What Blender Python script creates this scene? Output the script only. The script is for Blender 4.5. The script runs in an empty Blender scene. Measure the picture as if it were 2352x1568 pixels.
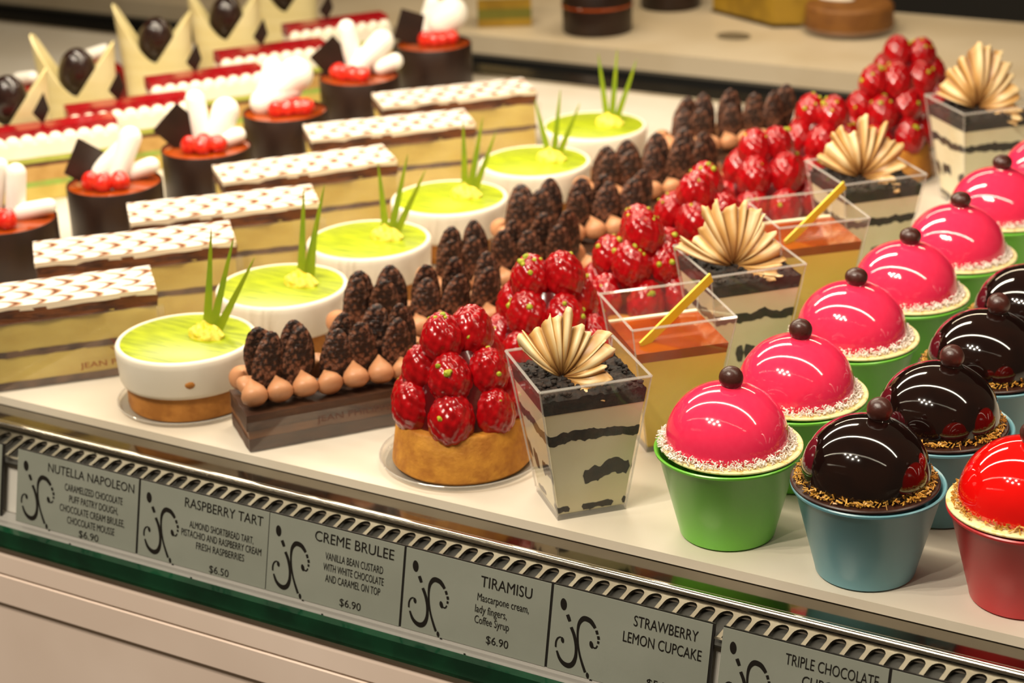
import bpy, bmesh, math, random
from mathutils import Vector, Matrix, noise
random.seed(7)
sc = bpy.context.scene
col = sc.collection
PI = math.pi
R = math.radians

# ---------------------------------------------------------------- camera
cd = bpy.data.cameras.new('camera')
cam = bpy.data.objects.new('camera', cd)
col.objects.link(cam)
cd.sensor_width = 36.0
cd.lens = 68.48
cd.clip_start = 0.02
PITCH, ROLL, YAW, CAMH = R(22.02687), R(-2.17897), R(31.0974), 0.52324
F = Vector((-math.sin(YAW) * math.cos(PITCH), math.cos(YAW) * math.cos(PITCH), -math.sin(PITCH)))
RT = Vector((math.cos(YAW), math.sin(YAW), 0))
UP = RT.cross(F)
R2 = RT * math.cos(ROLL) + UP * math.sin(ROLL)
U2 = -RT * math.sin(ROLL) + UP * math.cos(ROLL)
M = Matrix((R2, U2, -F)).transposed().to_4x4()
M.translation = Vector((0, 0, CAMH))
cam.matrix_world = M
cd.dof.use_dof = True
cd.dof.focus_distance = 1.06
cd.dof.aperture_fstop = 9.5
sc.camera = cam

# ---------------------------------------------------------------- light
sc.view_settings.view_transform = 'Standard'
sc.view_settings.look = 'None'
sc.view_settings.gamma = 1.0
sc.view_settings.use_curve_mapping = False
sc.view_settings.exposure = 0.0
sc.cycles.transparent_max_bounces = 32
w = bpy.data.worlds.new('shop')
sc.world = w
w.use_nodes = True
w.node_tree.nodes['Background'].inputs[0].default_value = (0.9, 0.66, 0.42, 1)
w.node_tree.nodes['Background'].inputs[1].default_value = 0.10


def area(name, loc, sx, sy, power, color, aim=(0, 0, -1)):
    l = bpy.data.lights.new(name, 'AREA')
    l.shape = 'RECTANGLE'
    l.size, l.size_y = sx, sy
    l.energy = power
    l.color = color
    o = bpy.data.objects.new(name, l)
    o.location = loc
    o.rotation_euler = Vector(aim).to_track_quat('-Z', 'Y').to_euler()
    col.objects.link(o)
    return o


def spot(name, loc, aim, power, color, radius=.03, angle=50, blend=.6):
    l = bpy.data.lights.new(name, 'SPOT')
    l.energy = power
    l.color = color
    l.shadow_soft_size = radius
    l.spot_size = R(angle)
    l.spot_blend = blend
    o = bpy.data.objects.new(name, l)
    o.location = loc
    o.rotation_euler = (Vector(aim) - Vector(loc)).to_track_quat('-Z', 'Y').to_euler()
    col.objects.link(o)
    return o


WARM = (1.0, .87, .68)
# two strip lamps under the roof of the display case, then an added fill
area('strip_light_front', (-.62, 1.00, .60), 1.8, .020, 6.4, WARM)
area('strip_light_middle', (-.98, 1.34, .52), .8, .05, 6.2, WARM, (0, -.1, -1))
area('back_shelf_fill', (-.90, 2.02, .60), 1.0, .05, 4.0, (1, .82, .58))  # added fill with no known lamp behind it, brightens the back shelf
# halogen spots in the shop ceiling, outside the glass
for i, (x, y, z, p) in enumerate(((-1.1, -.35, 1.9, 52), (-.75, -.45, 1.9, 52), (-.95, -.15, 1.95, 48), (-.55, -.2, 1.9, 44), (-.35, -.5, 1.95, 30), (-1.3, -.1, 1.9, 40))):
    spot('ceiling_spot', (x, y, z), (-.62, .95, 0), p, (1, .88, .74), .022, 46, .8)


# ---------------------------------------------------------------- helpers
def lin(h):
    h = h.lstrip('#')
    c = [int(h[i:i + 2], 16) / 255 for i in (0, 2, 4)]
    return tuple(x / 12.92 if x <= .04045 else ((x + .055) / 1.055) ** 2.4 for x in c) + (1,)


MATS = {}


def mat(name, c, rough=.5, c2=None, scale=60, lo=.4, hi=.6, coat=0, spec=.5, metal=0, bump=0, bscale=None, sss=0, detail=4, stretch=None):
    if name in MATS:
        return MATS[name]
    m = bpy.data.materials.new(name)
    m.use_nodes = True
    nt = m.node_tree
    b = nt.nodes['Principled BSDF']
    b.inputs['Roughness'].default_value = rough
    b.inputs['Metallic'].default_value = metal
    b.inputs['Specular IOR Level'].default_value = spec
    b.inputs['Coat Weight'].default_value = coat
    b.inputs['Coat Roughness'].default_value = .03
    if sss:
        b.inputs['Subsurface Weight'].default_value = sss
        b.inputs['Subsurface Radius'].default_value = (1, .5, .3)
        b.inputs['Subsurface Scale'].default_value = .004
    tc = nt.nodes.new('ShaderNodeTexCoord')
    src = tc.outputs['Object']
    if stretch:
        mp = nt.nodes.new('ShaderNodeMapping')
        mp.inputs['Scale'].default_value = stretch
        nt.links.new(src, mp.inputs[0])
        src = mp.outputs[0]
    n = nt.nodes.new('ShaderNodeTexNoise')
    n.inputs['Scale'].default_value = scale
    n.inputs['Detail'].default_value = detail
    nt.links.new(src, n.inputs['Vector'])
    r = nt.nodes.new('ShaderNodeValToRGB')
    r.color_ramp.elements[0].position = lo
    r.color_ramp.elements[1].position = hi
    r.color_ramp.elements[0].color = lin(c)
    r.color_ramp.elements[1].color = lin(c2 or c)
    if not c2:
        a = lin(c)
        r.color_ramp.elements[1].color = tuple(min(1, x * 1.06) for x in a[:3]) + (1,)
    nt.links.new(n.outputs['Fac'], r.inputs[0])
    nt.links.new(r.outputs[0], b.inputs['Base Color'])
    if bump:
        n2 = nt.nodes.new('ShaderNodeTexNoise')
        n2.inputs['Scale'].default_value = bscale or scale
        n2.inputs['Detail'].default_value = 5
        nt.links.new(src, n2.inputs['Vector'])
        bm_ = nt.nodes.new('ShaderNodeBump')
        bm_.inputs['Strength'].default_value = bump
        bm_.inputs['Distance'].default_value = .002
        nt.links.new(n2.outputs['Fac'], bm_.inputs['Height'])
        nt.links.new(bm_.outputs[0], b.inputs['Normal'])
    MATS[name] = m
    return m


def clear(name, tint=(.97, .97, .96), gloss=1.0, haze=0.0, ior=1.3, rough=.03):
    """thin clear plastic or glass: see-through with a Fresnel reflection and a little white haze"""
    if name in MATS:
        return MATS[name]
    m = bpy.data.materials.new(name)
    m.use_nodes = True
    nt = m.node_tree
    nt.nodes.remove(nt.nodes['Principled BSDF'])
    out = nt.nodes['Material Output']
    t = nt.nodes.new('ShaderNodeBsdfTransparent')
    t.inputs[0].default_value = tuple(tint) + (1,)
    g = nt.nodes.new('ShaderNodeBsdfGlossy')
    g.inputs[0].default_value = (gloss, gloss, gloss, 1)
    g.inputs['Roughness'].default_value = rough
    lw = nt.nodes.new('ShaderNodeLayerWeight')
    lw.inputs[0].default_value = .5
    pw = nt.nodes.new('ShaderNodeMath')
    pw.operation = 'POWER'
    pw.inputs[1].default_value = 4.0
    nt.links.new(lw.outputs['Facing'], pw.inputs[0])
    f = nt.nodes.new('ShaderNodeMath')
    f.operation = 'MULTIPLY_ADD'
    r0 = ((ior - 1) / (ior + 1)) ** 2
    f.inputs[1].default_value = .75
    f.inputs[2].default_value = r0
    nt.links.new(pw.outputs[0], f.inputs[0])
    mx = nt.nodes.new('ShaderNodeMixShader')
    nt.links.new(f.outputs[0], mx.inputs[0])
    nt.links.new(t.outputs[0], mx.inputs[1])
    nt.links.new(g.outputs[0], mx.inputs[2])
    last = mx
    if haze:
        d = nt.nodes.new('ShaderNodeBsdfDiffuse')
        d.inputs[0].default_value = (.9, .86, .8, 1)
        m2 = nt.nodes.new('ShaderNodeMixShader')
        m2.inputs[0].default_value = haze
        nt.links.new(mx.outputs[0], m2.inputs[1])
        nt.links.new(d.outputs[0], m2.inputs[2])
        last = m2
    nt.links.new(last.outputs[0], out.inputs[0])
    MATS[name] = m
    return m


class MB:
    def __init__(s):
        s.v, s.f = [], []

    def add(s, v, f):
        o = len(s.v)
        s.v += [tuple(x) for x in v]
        s.f += [tuple(i + o for i in q) for q in f]
        return s

    def box(s, x0, x1, y0, y1, z0, z1):
        v = [(x, y, z) for z in (z0, z1) for y in (y0, y1) for x in (x0, x1)]
        return s.add(v, [(0, 2, 3, 1), (4, 5, 7, 6), (0, 1, 5, 4), (2, 6, 7, 3), (0, 4, 6, 2), (1, 3, 7, 5)])

    def lathe(s, prof, seg=48, c=(0, 0, 0), closed=False):
        n = len(prof)
        v, f = [], []
        for k in range(seg):
            a = 2 * PI * k / seg
            for r, z in prof:
                v.append((c[0] + r * math.cos(a), c[1] + r * math.sin(a), c[2] + z))
        m = n if closed else n - 1
        for k in range(seg):
            k2 = (k + 1) % seg
            for i in range(m):
                j = (i + 1) % n
                f.append((k * n + i, k2 * n + i, k2 * n + j, k * n + j))
        return s.add(v, f)

    def extrude_x(s, prof, x0, x1):
        """closed (y, z) outline swept along x"""
        n = len(prof)
        v = [(x0, y, z) for y, z in prof] + [(x1, y, z) for y, z in prof]
        f = [(i, (i + 1) % n, n + (i + 1) % n, n + i) for i in range(n)]
        f += [tuple(range(n))[::-1], tuple(range(n, 2 * n))]
        return s.add(v, f)

    def poly(s, pts, z0, z1):
        n = len(pts)
        v = [(x, y, z0) for x, y in pts] + [(x, y, z1) for x, y in pts]
        f = [(i, (i + 1) % n, n + (i + 1) % n, n + i) for i in range(n)]
        f += [tuple(range(n))[::-1], tuple(range(n, 2 * n))]
        return s.add(v, f)

    def xf(s, mtx):
        s.v = [tuple(mtx @ Vector(p)) for p in s.v]
        return s

    def mesh(s, name, m, smooth=True, angle=40):
        me = bpy.data.meshes.new(name)
        me.from_pydata(s.v, [], s.f)
        bm = bmesh.new()
        bm.from_mesh(me)
        bmesh.ops.remove_doubles(bm, verts=bm.verts, dist=1e-6)
        bmesh.ops.recalc_face_normals(bm, faces=bm.faces)
        bm.to_mesh(me)
        bm.free()
        if m:
            me.materials.append(m)
        if smooth:
            me.shade_smooth()
            me.set_sharp_from_angle(angle=R(angle))
        return me

    def build(s, name, m, parent=None, smooth=True, angle=40, loc=None, rot=None):
        return put(name, s.mesh(name, m, smooth, angle), parent, loc, rot)


def put(name, me, parent=None, loc=None, rot=None, scale=None):
    o = bpy.data.objects.new(name, me)
    col.objects.link(o)
    if parent:
        o.parent = parent
    if loc:
        o.location = loc
    if rot:
        o.rotation_euler = rot
    if scale:
        o.scale = scale
    return o


def tag(o, label, cat, group=None, kind=None):
    o['label'] = label
    o['category'] = cat
    if group:
        o['group'] = group
    if kind:
        o['kind'] = kind
    return o


def thing(name, label, cat, loc=(0, 0, 0), rz=0, group=None):
    o = bpy.data.objects.new(name, None)
    o.empty_display_size = .02
    col.objects.link(o)
    o.location = loc
    o.rotation_euler = (0, 0, rz)
    return tag(o, label, cat, group)


def struct(o):
    o['kind'] = 'structure'
    return o


def copy_tree(o, parent=None):
    c = o.copy()
    col.objects.link(c)
    if parent:
        c.parent = parent
    for ch in list(o.children):
        copy_tree(ch, c)
    return c


def ico(sub=3):
    bm = bmesh.new()
    bmesh.ops.create_icosphere(bm, subdivisions=sub, radius=1)
    v = [tuple(x.co) for x in bm.verts]
    f = [tuple(q.index for q in x.verts) for x in bm.faces]
    bm.free()
    return v, f


ICO = {k: ico(k) for k in (2, 3, 4, 5)}


def blob(sub, fn):
    v, f = ICO[sub]
    return MB().add([fn(Vector(p)) for p in v], f)


def nz(p, s=1.0, o=0.0):
    return noise.noise(Vector(p) * s + Vector((o, o * 1.7, -o)))


def gridbox(L, W, z0, z1, nx, ny, nzz, fn=None):
    """a box with subdivided faces, points moved by fn"""
    m = MB()

    def face(o, a, b, na, nb):
        v = [Vector(o) + Vector(a) * (i / na) + Vector(b) * (j / nb) for j in range(nb + 1) for i in range(na + 1)]
        f = [(j * (na + 1) + i, j * (na + 1) + i + 1, (j + 1) * (na + 1) + i + 1, (j + 1) * (na + 1) + i) for j in range(nb) for i in range(na)]
        m.add([fn(p) if fn else p for p in v], f)
    H = z1 - z0
    x, y = -L / 2, -W / 2
    face((x, y, z0), (L, 0, 0), (0, W, 0), nx, ny)
    face((x, y, z1), (L, 0, 0), (0, W, 0), nx, ny)
    face((x, y, z0), (L, 0, 0), (0, 0, H), nx, nzz)
    face((x, -y, z0), (L, 0, 0), (0, 0, H), nx, nzz)
    face((x, y, z0), (0, W, 0), (0, 0, H), ny, nzz)
    face((-x, y, z0), (0, W, 0), (0, 0, H), ny, nzz)
    return m


def ordinal(i):
    return ('first', 'second', 'third', 'fourth', 'fifth', 'sixth', 'seventh', 'eighth')[i]


# ---------------------------------------------------------------- materials
M_shelf = mat('white_shelf', '#d8cfc0', .35, '#cfc4b2', 8)
M_shelf2 = mat('beige_shelf', '#cdbda2', .4, '#c4b294', 8)
M_steel = mat('brushed_steel', '#b9b2a4', .22, '#a8a092', 30, metal=1)
M_mirror = mat('polished_steel', '#9c968a', .10, '#8f897d', 20, metal=1, bump=.04, bscale=40)
M_chrome = mat('chrome', '#d6d0c2', .13, metal=1)
M_dark = mat('dark_gap', '#0d0d0c', .5)
M_tagface = mat('tag_face', '#8a8d82', .55, '#83867b', 12, spec=.2)
M_tagedge = mat('tag_edge', '#15120f', .5)
M_ink = mat('ink', '#17130f', .6, spec=.2)
M_counter = mat('cream_counter', '#e8d6c6', .45, '#e0cdbc', 6)
M_wall = mat('dark_wall', '#14110d', .7, '#1a1610', 4)
M_green = mat('green_glass_edge', '#082a1a', .12, '#0b3822', 30)
M_plastic = clear('clear_plastic', (.96, .96, .95), haze=.03, ior=1.35)
M_plastic_rim = clear('clear_plastic_edge', (.86, .85, .83), haze=.22, ior=1.45)
M_pane = clear('clear_glass', (.985, .99, .985), ior=1.12, rough=.0)
M_acryl = clear('clear_acrylic', (.8, .82, .8), haze=.30, ior=1.4)

# ---------------------------------------------------------------- setting
XL, XR = -2.2, .35
# white display shelf
struct(MB().box(XL, XR, .871, 1.79, -.006, 0).build('floor_shelf', M_shelf, smooth=False))
struct(MB().box(XL, XR, .846, 1.79, -.011, -.0065).build('trim_1', M_mirror, smooth=False))
struct(MB().box(XL, XR, 1.752, 1.789, 0.0002, .003).build('trim_2', M_steel, smooth=False))
struct(MB().box(XL, XR, 1.79, 1.92, -.12, -.115).build('floor_gap', M_dark, smooth=False))
struct(MB().box(XL, XR, 1.918, 2.205, -.022, 0).build('floor_back_shelf', M_shelf2, smooth=False))
struct(MB().box(XL, XR, 1.905, 1.9175, -.14, -.0215).build('trim_3', M_dark, smooth=False))
struct(MB().box(XL, XR, 2.45, 2.47, -.3, .9).build('wall_back', M_wall, smooth=False))
struct(MB().box(XL - .03, XL, .2, 2.47, -.3, .9).build('wall_left', M_wall, smooth=False))

# front rail: chrome roll, slotted grille
rail = thing('vent_rail', 'steel air vent rail with a row of slanted slots below the white shelf', 'vent')
rail.location = (0, .848, -.008)
prof = [(.0035 * math.cos(a * PI / 10), .0035 * math.sin(a * PI / 10)) for a in range(20)]
MB().extrude_x(prof, XL, XR).build('round_edge', M_chrome, rail)
# grille sheet local: from y=-.002 down to y=-.021, slots cut as real holes
P0, P1 = Vector((0, -.0030, -.0012)), Vector((0, -.0225, -.0090))
pitch = .01072
gx0 = -.4371 - 46 * pitch
ax = (P1 - P0)
gm = MB()
NS = 80
hw = .0041
for k in range(NS):
    xa = gx0 + k * pitch
    xb = xa + pitch
    xm = (xa + xb) / 2
    # slot outline in (x, t): rounded at the upper end, runs down to t=.92
    arc = []
    L = ax.length
    rt = hw / L
    for j in range(9):
        a = PI * j / 8
        arc.append((xm - hw * math.cos(a), .06 + rt * (1 - math.sin(a))))
    # slanted slots
    pts_l = [(xm - hw, .93)] + arc + [(xm + hw, .93)]
    def P(x, t, dz=0):
        q = P0 + ax * t
        return (x - t * .0045, q.y, q.z + dz)
    n = len(pts_l)
    outer = [(xa, 1.0), (xa, .1)] + [(xa + pitch * j / 8, 0) for j in range(9)] + [(xb, .1), (xb, 1.0)]
    inner = [(xm - hw, .93), (xm - hw, .06 + rt * 1.01)] + arc + [(xm + hw, .06 + rt * 1.01), (xm + hw, .93)]
    v = [P(*q) for q in outer] + [P(*q) for q in inner] + [P(*q, -.0016) for q in inner]
    m_ = len(outer)
    f = [(i, i + 1, m_ + i + 1, m_ + i) for i in range(m_ - 1)]
    f.append((m_ - 1, 0, m_, 2 * m_ - 1))
    f += [(m_ + i, m_ + i + 1, 2 * m_ + i + 1, 2 * m_ + i) for i in range(m_ - 1)]
    gm.add(v, f)
gm.build('slotted_grille', mat('grille_steel', '#6a6559', .34, '#625c50', 30, metal=1), rail, smooth=False)
MB().extrude_x([(P0.y, P0.z - .004), (P1.y, P1.z - .004), (P1.y, P1.z - .005), (P0.y, P0.z - .005)], XL, XR).build('duct', mat('duct_dark', '#25231a', .6, '#1e1c15', 20), rail, smooth=False)

# label holder: back plate and clear channel
holder = thing('label_holder', 'clear acrylic channel holding the row of price tags', 'holder', (0, .818, -.057))
TILT = -math.atan2(.0114, .048)
bp = MB().box(XL, XR, .0034, .0044, .002, .036).build('back_plate', mat('white_plate', '#cfcac0', .4), holder, smooth=False)
bp.rotation_euler = (TILT, 0, 0)
MB().extrude_x([(.003, .0012), (-.0045, -.0010), (-.0052, -.0030), (-.0062, -.0052), (-.0062, -.0075), (.003, -.0075)], XL, XR).build('channel', M_acryl, holder, smooth=False)
for i in range(6):
    x = -.83 + i * .1
    MB().box(x, x + .0012, -.0063, -.0060, -.0050, -.0032).build('joint_mark', M_tagedge, holder, smooth=False)

# front glass with its green lower edge
gl = thing('window_1', 'front glass pane of the case', 'glass', (0, .805, -.068))
gl['kind'] = 'structure'
MB().box(XL, XR, 0, .0055, .0078, .85).build('pane', M_pane, gl, smooth=False)
MB().box(XL, XR, -.0004, .0055, -.0030, .0078).build('edge_band', M_green, gl, smooth=False)
MB().box(XL, XR, -.0030, .006, -.0052, -.0031).build('trim', M_chrome, gl, smooth=False)

# counter front
struct(MB().extrude_x([(.83, -.0737), (.804, -.0737), (.804, -.0760), (.8035, -.0787), (.803, -.0915), (.8045, -.0922), (.8045, -.0936), (.803, -.0943), (.803, -.115), (.806, -.118), (.806, -.5), (.83, -.5)], XL, XR).build('wall_front', M_counter, smooth=False))

# ---------------------------------------------------------------- price tags
TH = .0493


def text_mesh(body):
    c = bpy.data.curves.new('text', 'FONT')
    c.body = body
    c.resolution_u = 3
    o = bpy.data.objects.new('text', c)
    col.objects.link(o)
    dg = bpy.context.evaluated_depsgraph_get()
    me = bpy.data.meshes.new_from_object(o.evaluated_get(dg))
    bpy.data.objects.remove(o)
    vs = [tuple(x.co) for x in me.vertices]
    fs = [tuple(p.vertices) for p in me.polygons]
    bpy.data.meshes.remove(me)
    return vs, fs


def text_fit(body, x0, x1, zc, h, y=-.0008, bold=0.0):
    """letters of body in the xz plane from x0 to x1, capital height h, centred at zc"""
    vs, fs = text_mesh(body)
    xa, xb = min(p[0] for p in vs), max(p[0] for p in vs)
    cap = .729
    s = (x1 - x0) / (xb - xa)
    return MB().add([(x0 + (p[0] - xa) * s, y, zc + (p[1] - cap / 2) / cap * h) for p in vs], fs)


def ribbon(pts, y, n=10):
    """curve through (x, z, width) points, laid flat in the xz plane"""
    P_ = [Vector(p) for p in pts]
    Q = [2 * P_[0] - P_[1]] + P_ + [2 * P_[-1] - P_[-2]]
    out = []
    for i in range(1, len(Q) - 2):
        for k in range(n):
            t = k / n
            a, b, c, d = Q[i - 1:i + 3]
            out.append(.5 * ((2 * b) + (c - a) * t + (2 * a - 5 * b + 4 * c - d) * t * t + (3 * b - a - 3 * c + d) * t ** 3))
    out.append(P_[-1])
    v, f = [], []
    for i, p in enumerate(out):
        q0, q1 = out[max(0, i - 1)], out[min(len(out) - 1, i + 1)]
        d = Vector((q1.x - q0.x, q1.y - q0.y)).normalized()
        nx, nzv = -d.y * p.z / 2, d.x * p.z / 2
        v += [(p.x + nx, y, p.y + nzv), (p.x - nx, y, p.y - nzv)]
    f = [(2 * i, 2 * i + 1, 2 * i + 3, 2 * i + 2) for i in range(len(out) - 1)]
    return MB().add(v, f)


def dot(x, z, rx, rz, ang, y, n=20):
    v = []
    for k in range(n):
        a = 2 * PI * k / n
        px, pz = rx * math.cos(a), rz * math.sin(a)
        v.append((x + px * math.cos(ang) - pz * math.sin(ang), y, z + px * math.sin(ang) + pz * math.cos(ang)))
    return MB().add(v, [tuple(range(n))])


def logo_mesh():
    # strokes measured on one tag, as (picture x, picture y, width in mm); mapped to tag millimetres
    def uv(px, py):
        a, b = px - 155, py - 105
        det = 1010 * 610 + 60 * 250
        return ((a * 610 + b * 60) / det * .0995, -(b * 1010 - a * 250) / det * TH)
    m = MB()

    def st(pts):
        q = []
        for px, py, wd in pts:
            x, z = uv(px, py)
            q.append((x, z, wd * .001))
        r_ = ribbon(q, -.0008)
        m.add(r_.v, r_.f)

    def dt(px, py, rx, rz, ang):
        x, z = uv(px, py)
        d_ = dot(x, z, rx * .001, rz * .001, ang, -.0008)
        m.add(d_.v, d_.f)
    dt(215, 252, 2.0, 3.4, .12)
    st([(239, 326, 2.1), (246, 349, 2.2), (253, 373, 1.9)])
    st([(262, 415, 2.0), (282, 480, 2.0), (291, 560, 1.7), (286, 630, 2.0), (266, 678, 2.6), (237, 692, 2.9), (205, 676, 2.5), (180, 640, 1.9), (164, 588, 1.2)])
    st([(157, 562, 1.1), (160, 525, 1.1), (172, 498, .9), (190, 489, .7), (200, 498, .8)])
    dt(203, 510, 1.0, 1.7, .25)
    st([(347, 735, 1.7), (328, 670, 1.5), (312, 600, 1.3), (303, 520, 1.2), (304, 440, 1.4), (316, 382, 2.0), (345, 350, 2.8), (382, 362, 2.8), (404, 390, 2.4), (417, 415, 1.9)])
    st([(425, 432, 1.7), (431, 459, 1.6)])
    st([(436, 472, 1.6), (439, 496, 1.6)])
    st([(437, 508, 1.4), (434, 526, 1.2)])
    st([(430, 540, .8), (420, 556, .8), (407, 556, .8), (397, 543, .9)])
    dt(391, 535, 1.2, 2.1, .3)
    dt(362, 757, .95, 1.7, .2)
    dt(383, 795, .95, 1.0, .2)
    return m.mesh('monogram', M_ink, smooth=False)


LOGO = logo_mesh()
TAGS = [
    (-.9835, -.8925, 'blank grey price tag standing before the caramelized slice tag, mostly out of sight', [], True),
    (-.8795, -.7756, 'grey price tag for the puff pastry slices with five lines of text', [
        ('NUTELLA NAPOLEON', .257, .955, .15, .125, 'title'), ('CARAMELIZED CHOCOLATE', .40, .868, .355, .10, 'd'),
        ('PUFF PASTRY DOUGH,', .44, .835, .50, .10, 'd'), ('CHOCOLATE CREAM BRULEE,', .365, .89, .645, .10, 'd'),
        ('CHOCOLATE MOUSSE', .43, .815, .79, .10, 'd'), ('$6.90', .53, .69, .935, .10, 'price')], True),
    (-.7752, -.6742, 'grey price tag that reads RASPBERRY TART', [
        ('RASPBERRY TART', .356, .956, .145, .13, 'title'), ('ALMOND SHORTBREAD TART,', .40, .892, .415, .095, 'd'),
        ('PISTACHIO AND RASPBERRY CREAM', .34, .955, .54, .095, 'd'), ('FRESH RASPBERRIES', .46, .83, .672, .095, 'd'),
        ('$6.50', .57, .72, .925, .10, 'price')], False),
    (-.6739, -.5755, 'grey price tag that reads CREME BRULEE', [
        ('CREME BRULEE', .345, .92, .145, .135, 'title'), ('VANILLA BEAN CUSTARD', .43, .85, .367, .098, 'd'),
        ('WITH WHITE CHOCOLATE', .42, .86, .505, .098, 'd'), ('AND CARAMEL ON TOP', .44, .84, .64, .098, 'd'),
        ('$6.90', .555, .71, .892, .10, 'price')], True),
    (-.5752, -.4775, 'grey price tag that reads TIRAMISU', [
        ('TIRAMISU', .525, .868, .183, .138, 'title'), ('Mascarpone cream,', .51, .855, .378, .098, 'd'),
        ('lady fingers,', .50, .715, .52, .098, 'd'), ('Coffee Syrup', .502, .735, .65, .098, 'd'),
        ('$6.90', .59, .74, .86, .10, 'price')], True),
    (-.4772, -.3791, 'grey price tag that reads STRAWBERRY LEMON CUPCAKE', [
        ('STRAWBERRY', .517, .91, .187, .13, 'title'), ('LEMON CUPCAKE', .46, .94, .393, .13, 'title'), ('$5.50', .63, .79, .85, .10, 'price')], True),
    (-.3742, -.2806, 'grey price tag that reads TRIPLE CHOCOLATE CUPCAKE', [
        ('TRIPLE CHOCOLATE', .39, .935, .175, .13, 'title'), ('CUPCAKE', .50, .80, .375, .13, 'title')], True),
    (-.2803, -.184, 'grey price tag below the red cupcake, its face almost out of sight', [], True),
]
first_tag = None
for x0, x1, label, lines, edge in TAGS:
    W = x1 - x0
    t = thing('price_tag', label, 'price tag', (x0, .8160, -.057), 0, 'price tags along the shelf front')
    t.rotation_euler = (TILT, 0, 0)
    MB().box(0, W, 0, .0012, 0, TH).build('plate', M_tagedge, t, smooth=False)
    face = MB().box(0, W - (.0014 if edge else .0003), -.0005, -.0001, 0, TH - .0007).build('face', M_tagface, t, smooth=False)
    if lines or x0 < -.9 or True:
        lg = put('monogram', LOGO, face, (.0, 0, TH))
        lg.scale = (W / .0995, 1, 1)
    acc = {}
    for body, u0, u1, vc, h, kind in lines:
        m_ = text_fit(body, u0 * W, u1 * W, TH * (1 - vc), h * TH)
        acc.setdefault(kind, MB()).add(m_.v, m_.f)
    for kind, m_ in acc.items():
        m_.build({'title': 'title_lettering', 'd': 'description_lettering', 'price': 'price_lettering'}[kind], M_ink, face, smooth=False)

# ---------------------------------------------------------------- cupcakes
M_cup = {'green': mat('green_cup', '#6cba3a', .28, '#74c240', 10, spec=.5),
         'blue': mat('blue_cup', '#5f94a0', .3, '#6a9eaa', 10),
         'red': mat('red_cup', '#b8252a', .3, '#c02c30', 10)}
M_glaze = {'pink': mat('pink_glaze', '#ea2b52', .10, '#ee3459', 300, coat=.6, lo=.2, hi=.8),
           'chocolate': mat('chocolate_glaze', '#120706', .07, '#190a07', 60, coat=.5),
           'red': mat('red_glaze', '#dd0a08', .06, '#e30d0a', 60, coat=.8)}
M_disc = {'white': mat('lemon_chocolate_disc', '#f0e2a8', .35, '#dfc377', 260, .52, .62),
          'dark': mat('dark_chocolate_disc', '#2a130d', .35, '#341a12', 80)}
M_flake = {'white': mat('coconut', '#efe6dc', .55), 'gold': mat('golden_flakes', '#d6a548', .4, '#b07c2c', 300)}
M_ball = mat('chocolate_ball', '#3a1810', .33, '#44201a', 120, spec=.5, bump=.1, bscale=500)


def flakes(r0, z0, n, spread, rise, size, seed):
    rg = random.Random(seed)
    m = MB()
    for k in range(n):
        a = rg.random() * 2 * PI
        t = rg.random()
        r = r0 + spread * (t - .25)
        c = Vector((r * math.cos(a), r * math.sin(a), z0 + rise * rg.random() * (1 - .7 * t)))
        d = Vector((rg.gauss(0, 1), rg.gauss(0, 1), rg.gauss(0, .6))).normalized()
        e = d.orthogonal().normalized()
        e.rotate(Matrix.Rotation(rg.random() * 6.3, 3, d))
        g = d.cross(e)
        l, wd, th = size * rg.uniform(.6, 1.3), size * .3, size * .12
        v = [c + d * (sx * l / 2) + e * (sy * wd / 2) + g * (sz * th / 2) for sz in (-1, 1) for sy in (-1, 1) for sx in (-1, 1)]
        m.add(v, [(0, 2, 3, 1), (4, 5, 7, 6), (0, 1, 5, 4), (2, 6, 7, 3), (0, 4, 6, 2), (1, 3, 7, 5)])
    return m


CUP_PROF = [(0, .0004), (.0250, 0), (.0272, .0012), (.0278, .004), (.0395, .0505), (.0402, .0512), (.0416, .0518), (.0418, .0530), (.0412, .0536), (.0402, .0532), (.0385, .0505), (.0265, .006), (0, .005)]
CUP_ME = {k: MB().lathe(CUP_PROF, 64).mesh('cup', m) for k, m in M_cup.items()}
DISC_ME = {k: MB().lathe([(0, 0), (.0392, 0), (.0400, .0007), (.0400, .0014), (.0393, .0020), (0, .0020)], 64).mesh('disc', m) for k, m in M_disc.items()}
DOME_R, DOME_H = .0348, .0325
dp = []
for k in range(25):
    a = PI / 2 * k / 24
    dp.append((DOME_R * math.cos(a) ** .93 if k < 24 else 0, DOME_H * math.sin(a)))
dp = [(DOME_R - .0022, -.0004), (DOME_R - .0006, .0006)] + [(r, z + .0022) for r, z in dp]
DOME_ME = {k: MB().lathe(dp, 72).mesh('dome', m, angle=80) for k, m in M_glaze.items()}
BALL_ME = blob(4, lambda p: p * (.0069 * (1 + .03 * nz(p, 1.6)))).mesh('chocolate_pearl', M_ball)
DRIP_ME = {k: MB().lathe([(.0075, -.0016), (.006, .0), (.0048, .0022), (.0040, .0036), (0, .0040)], 24).mesh('glaze_collar', m) for k, m in M_glaze.items()}
FLK_ME = {'white': flakes(DOME_R + .0006, .0008, 1100, .0050, .0050, .0022, 3).mesh('coconut_flakes', M_flake['white'], smooth=False),
          'gold': flakes(DOME_R + .0006, .0008, 340, .0036, .0038, .0029, 5).mesh('golden_flakes', M_flake['gold'], smooth=False)}


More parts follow.
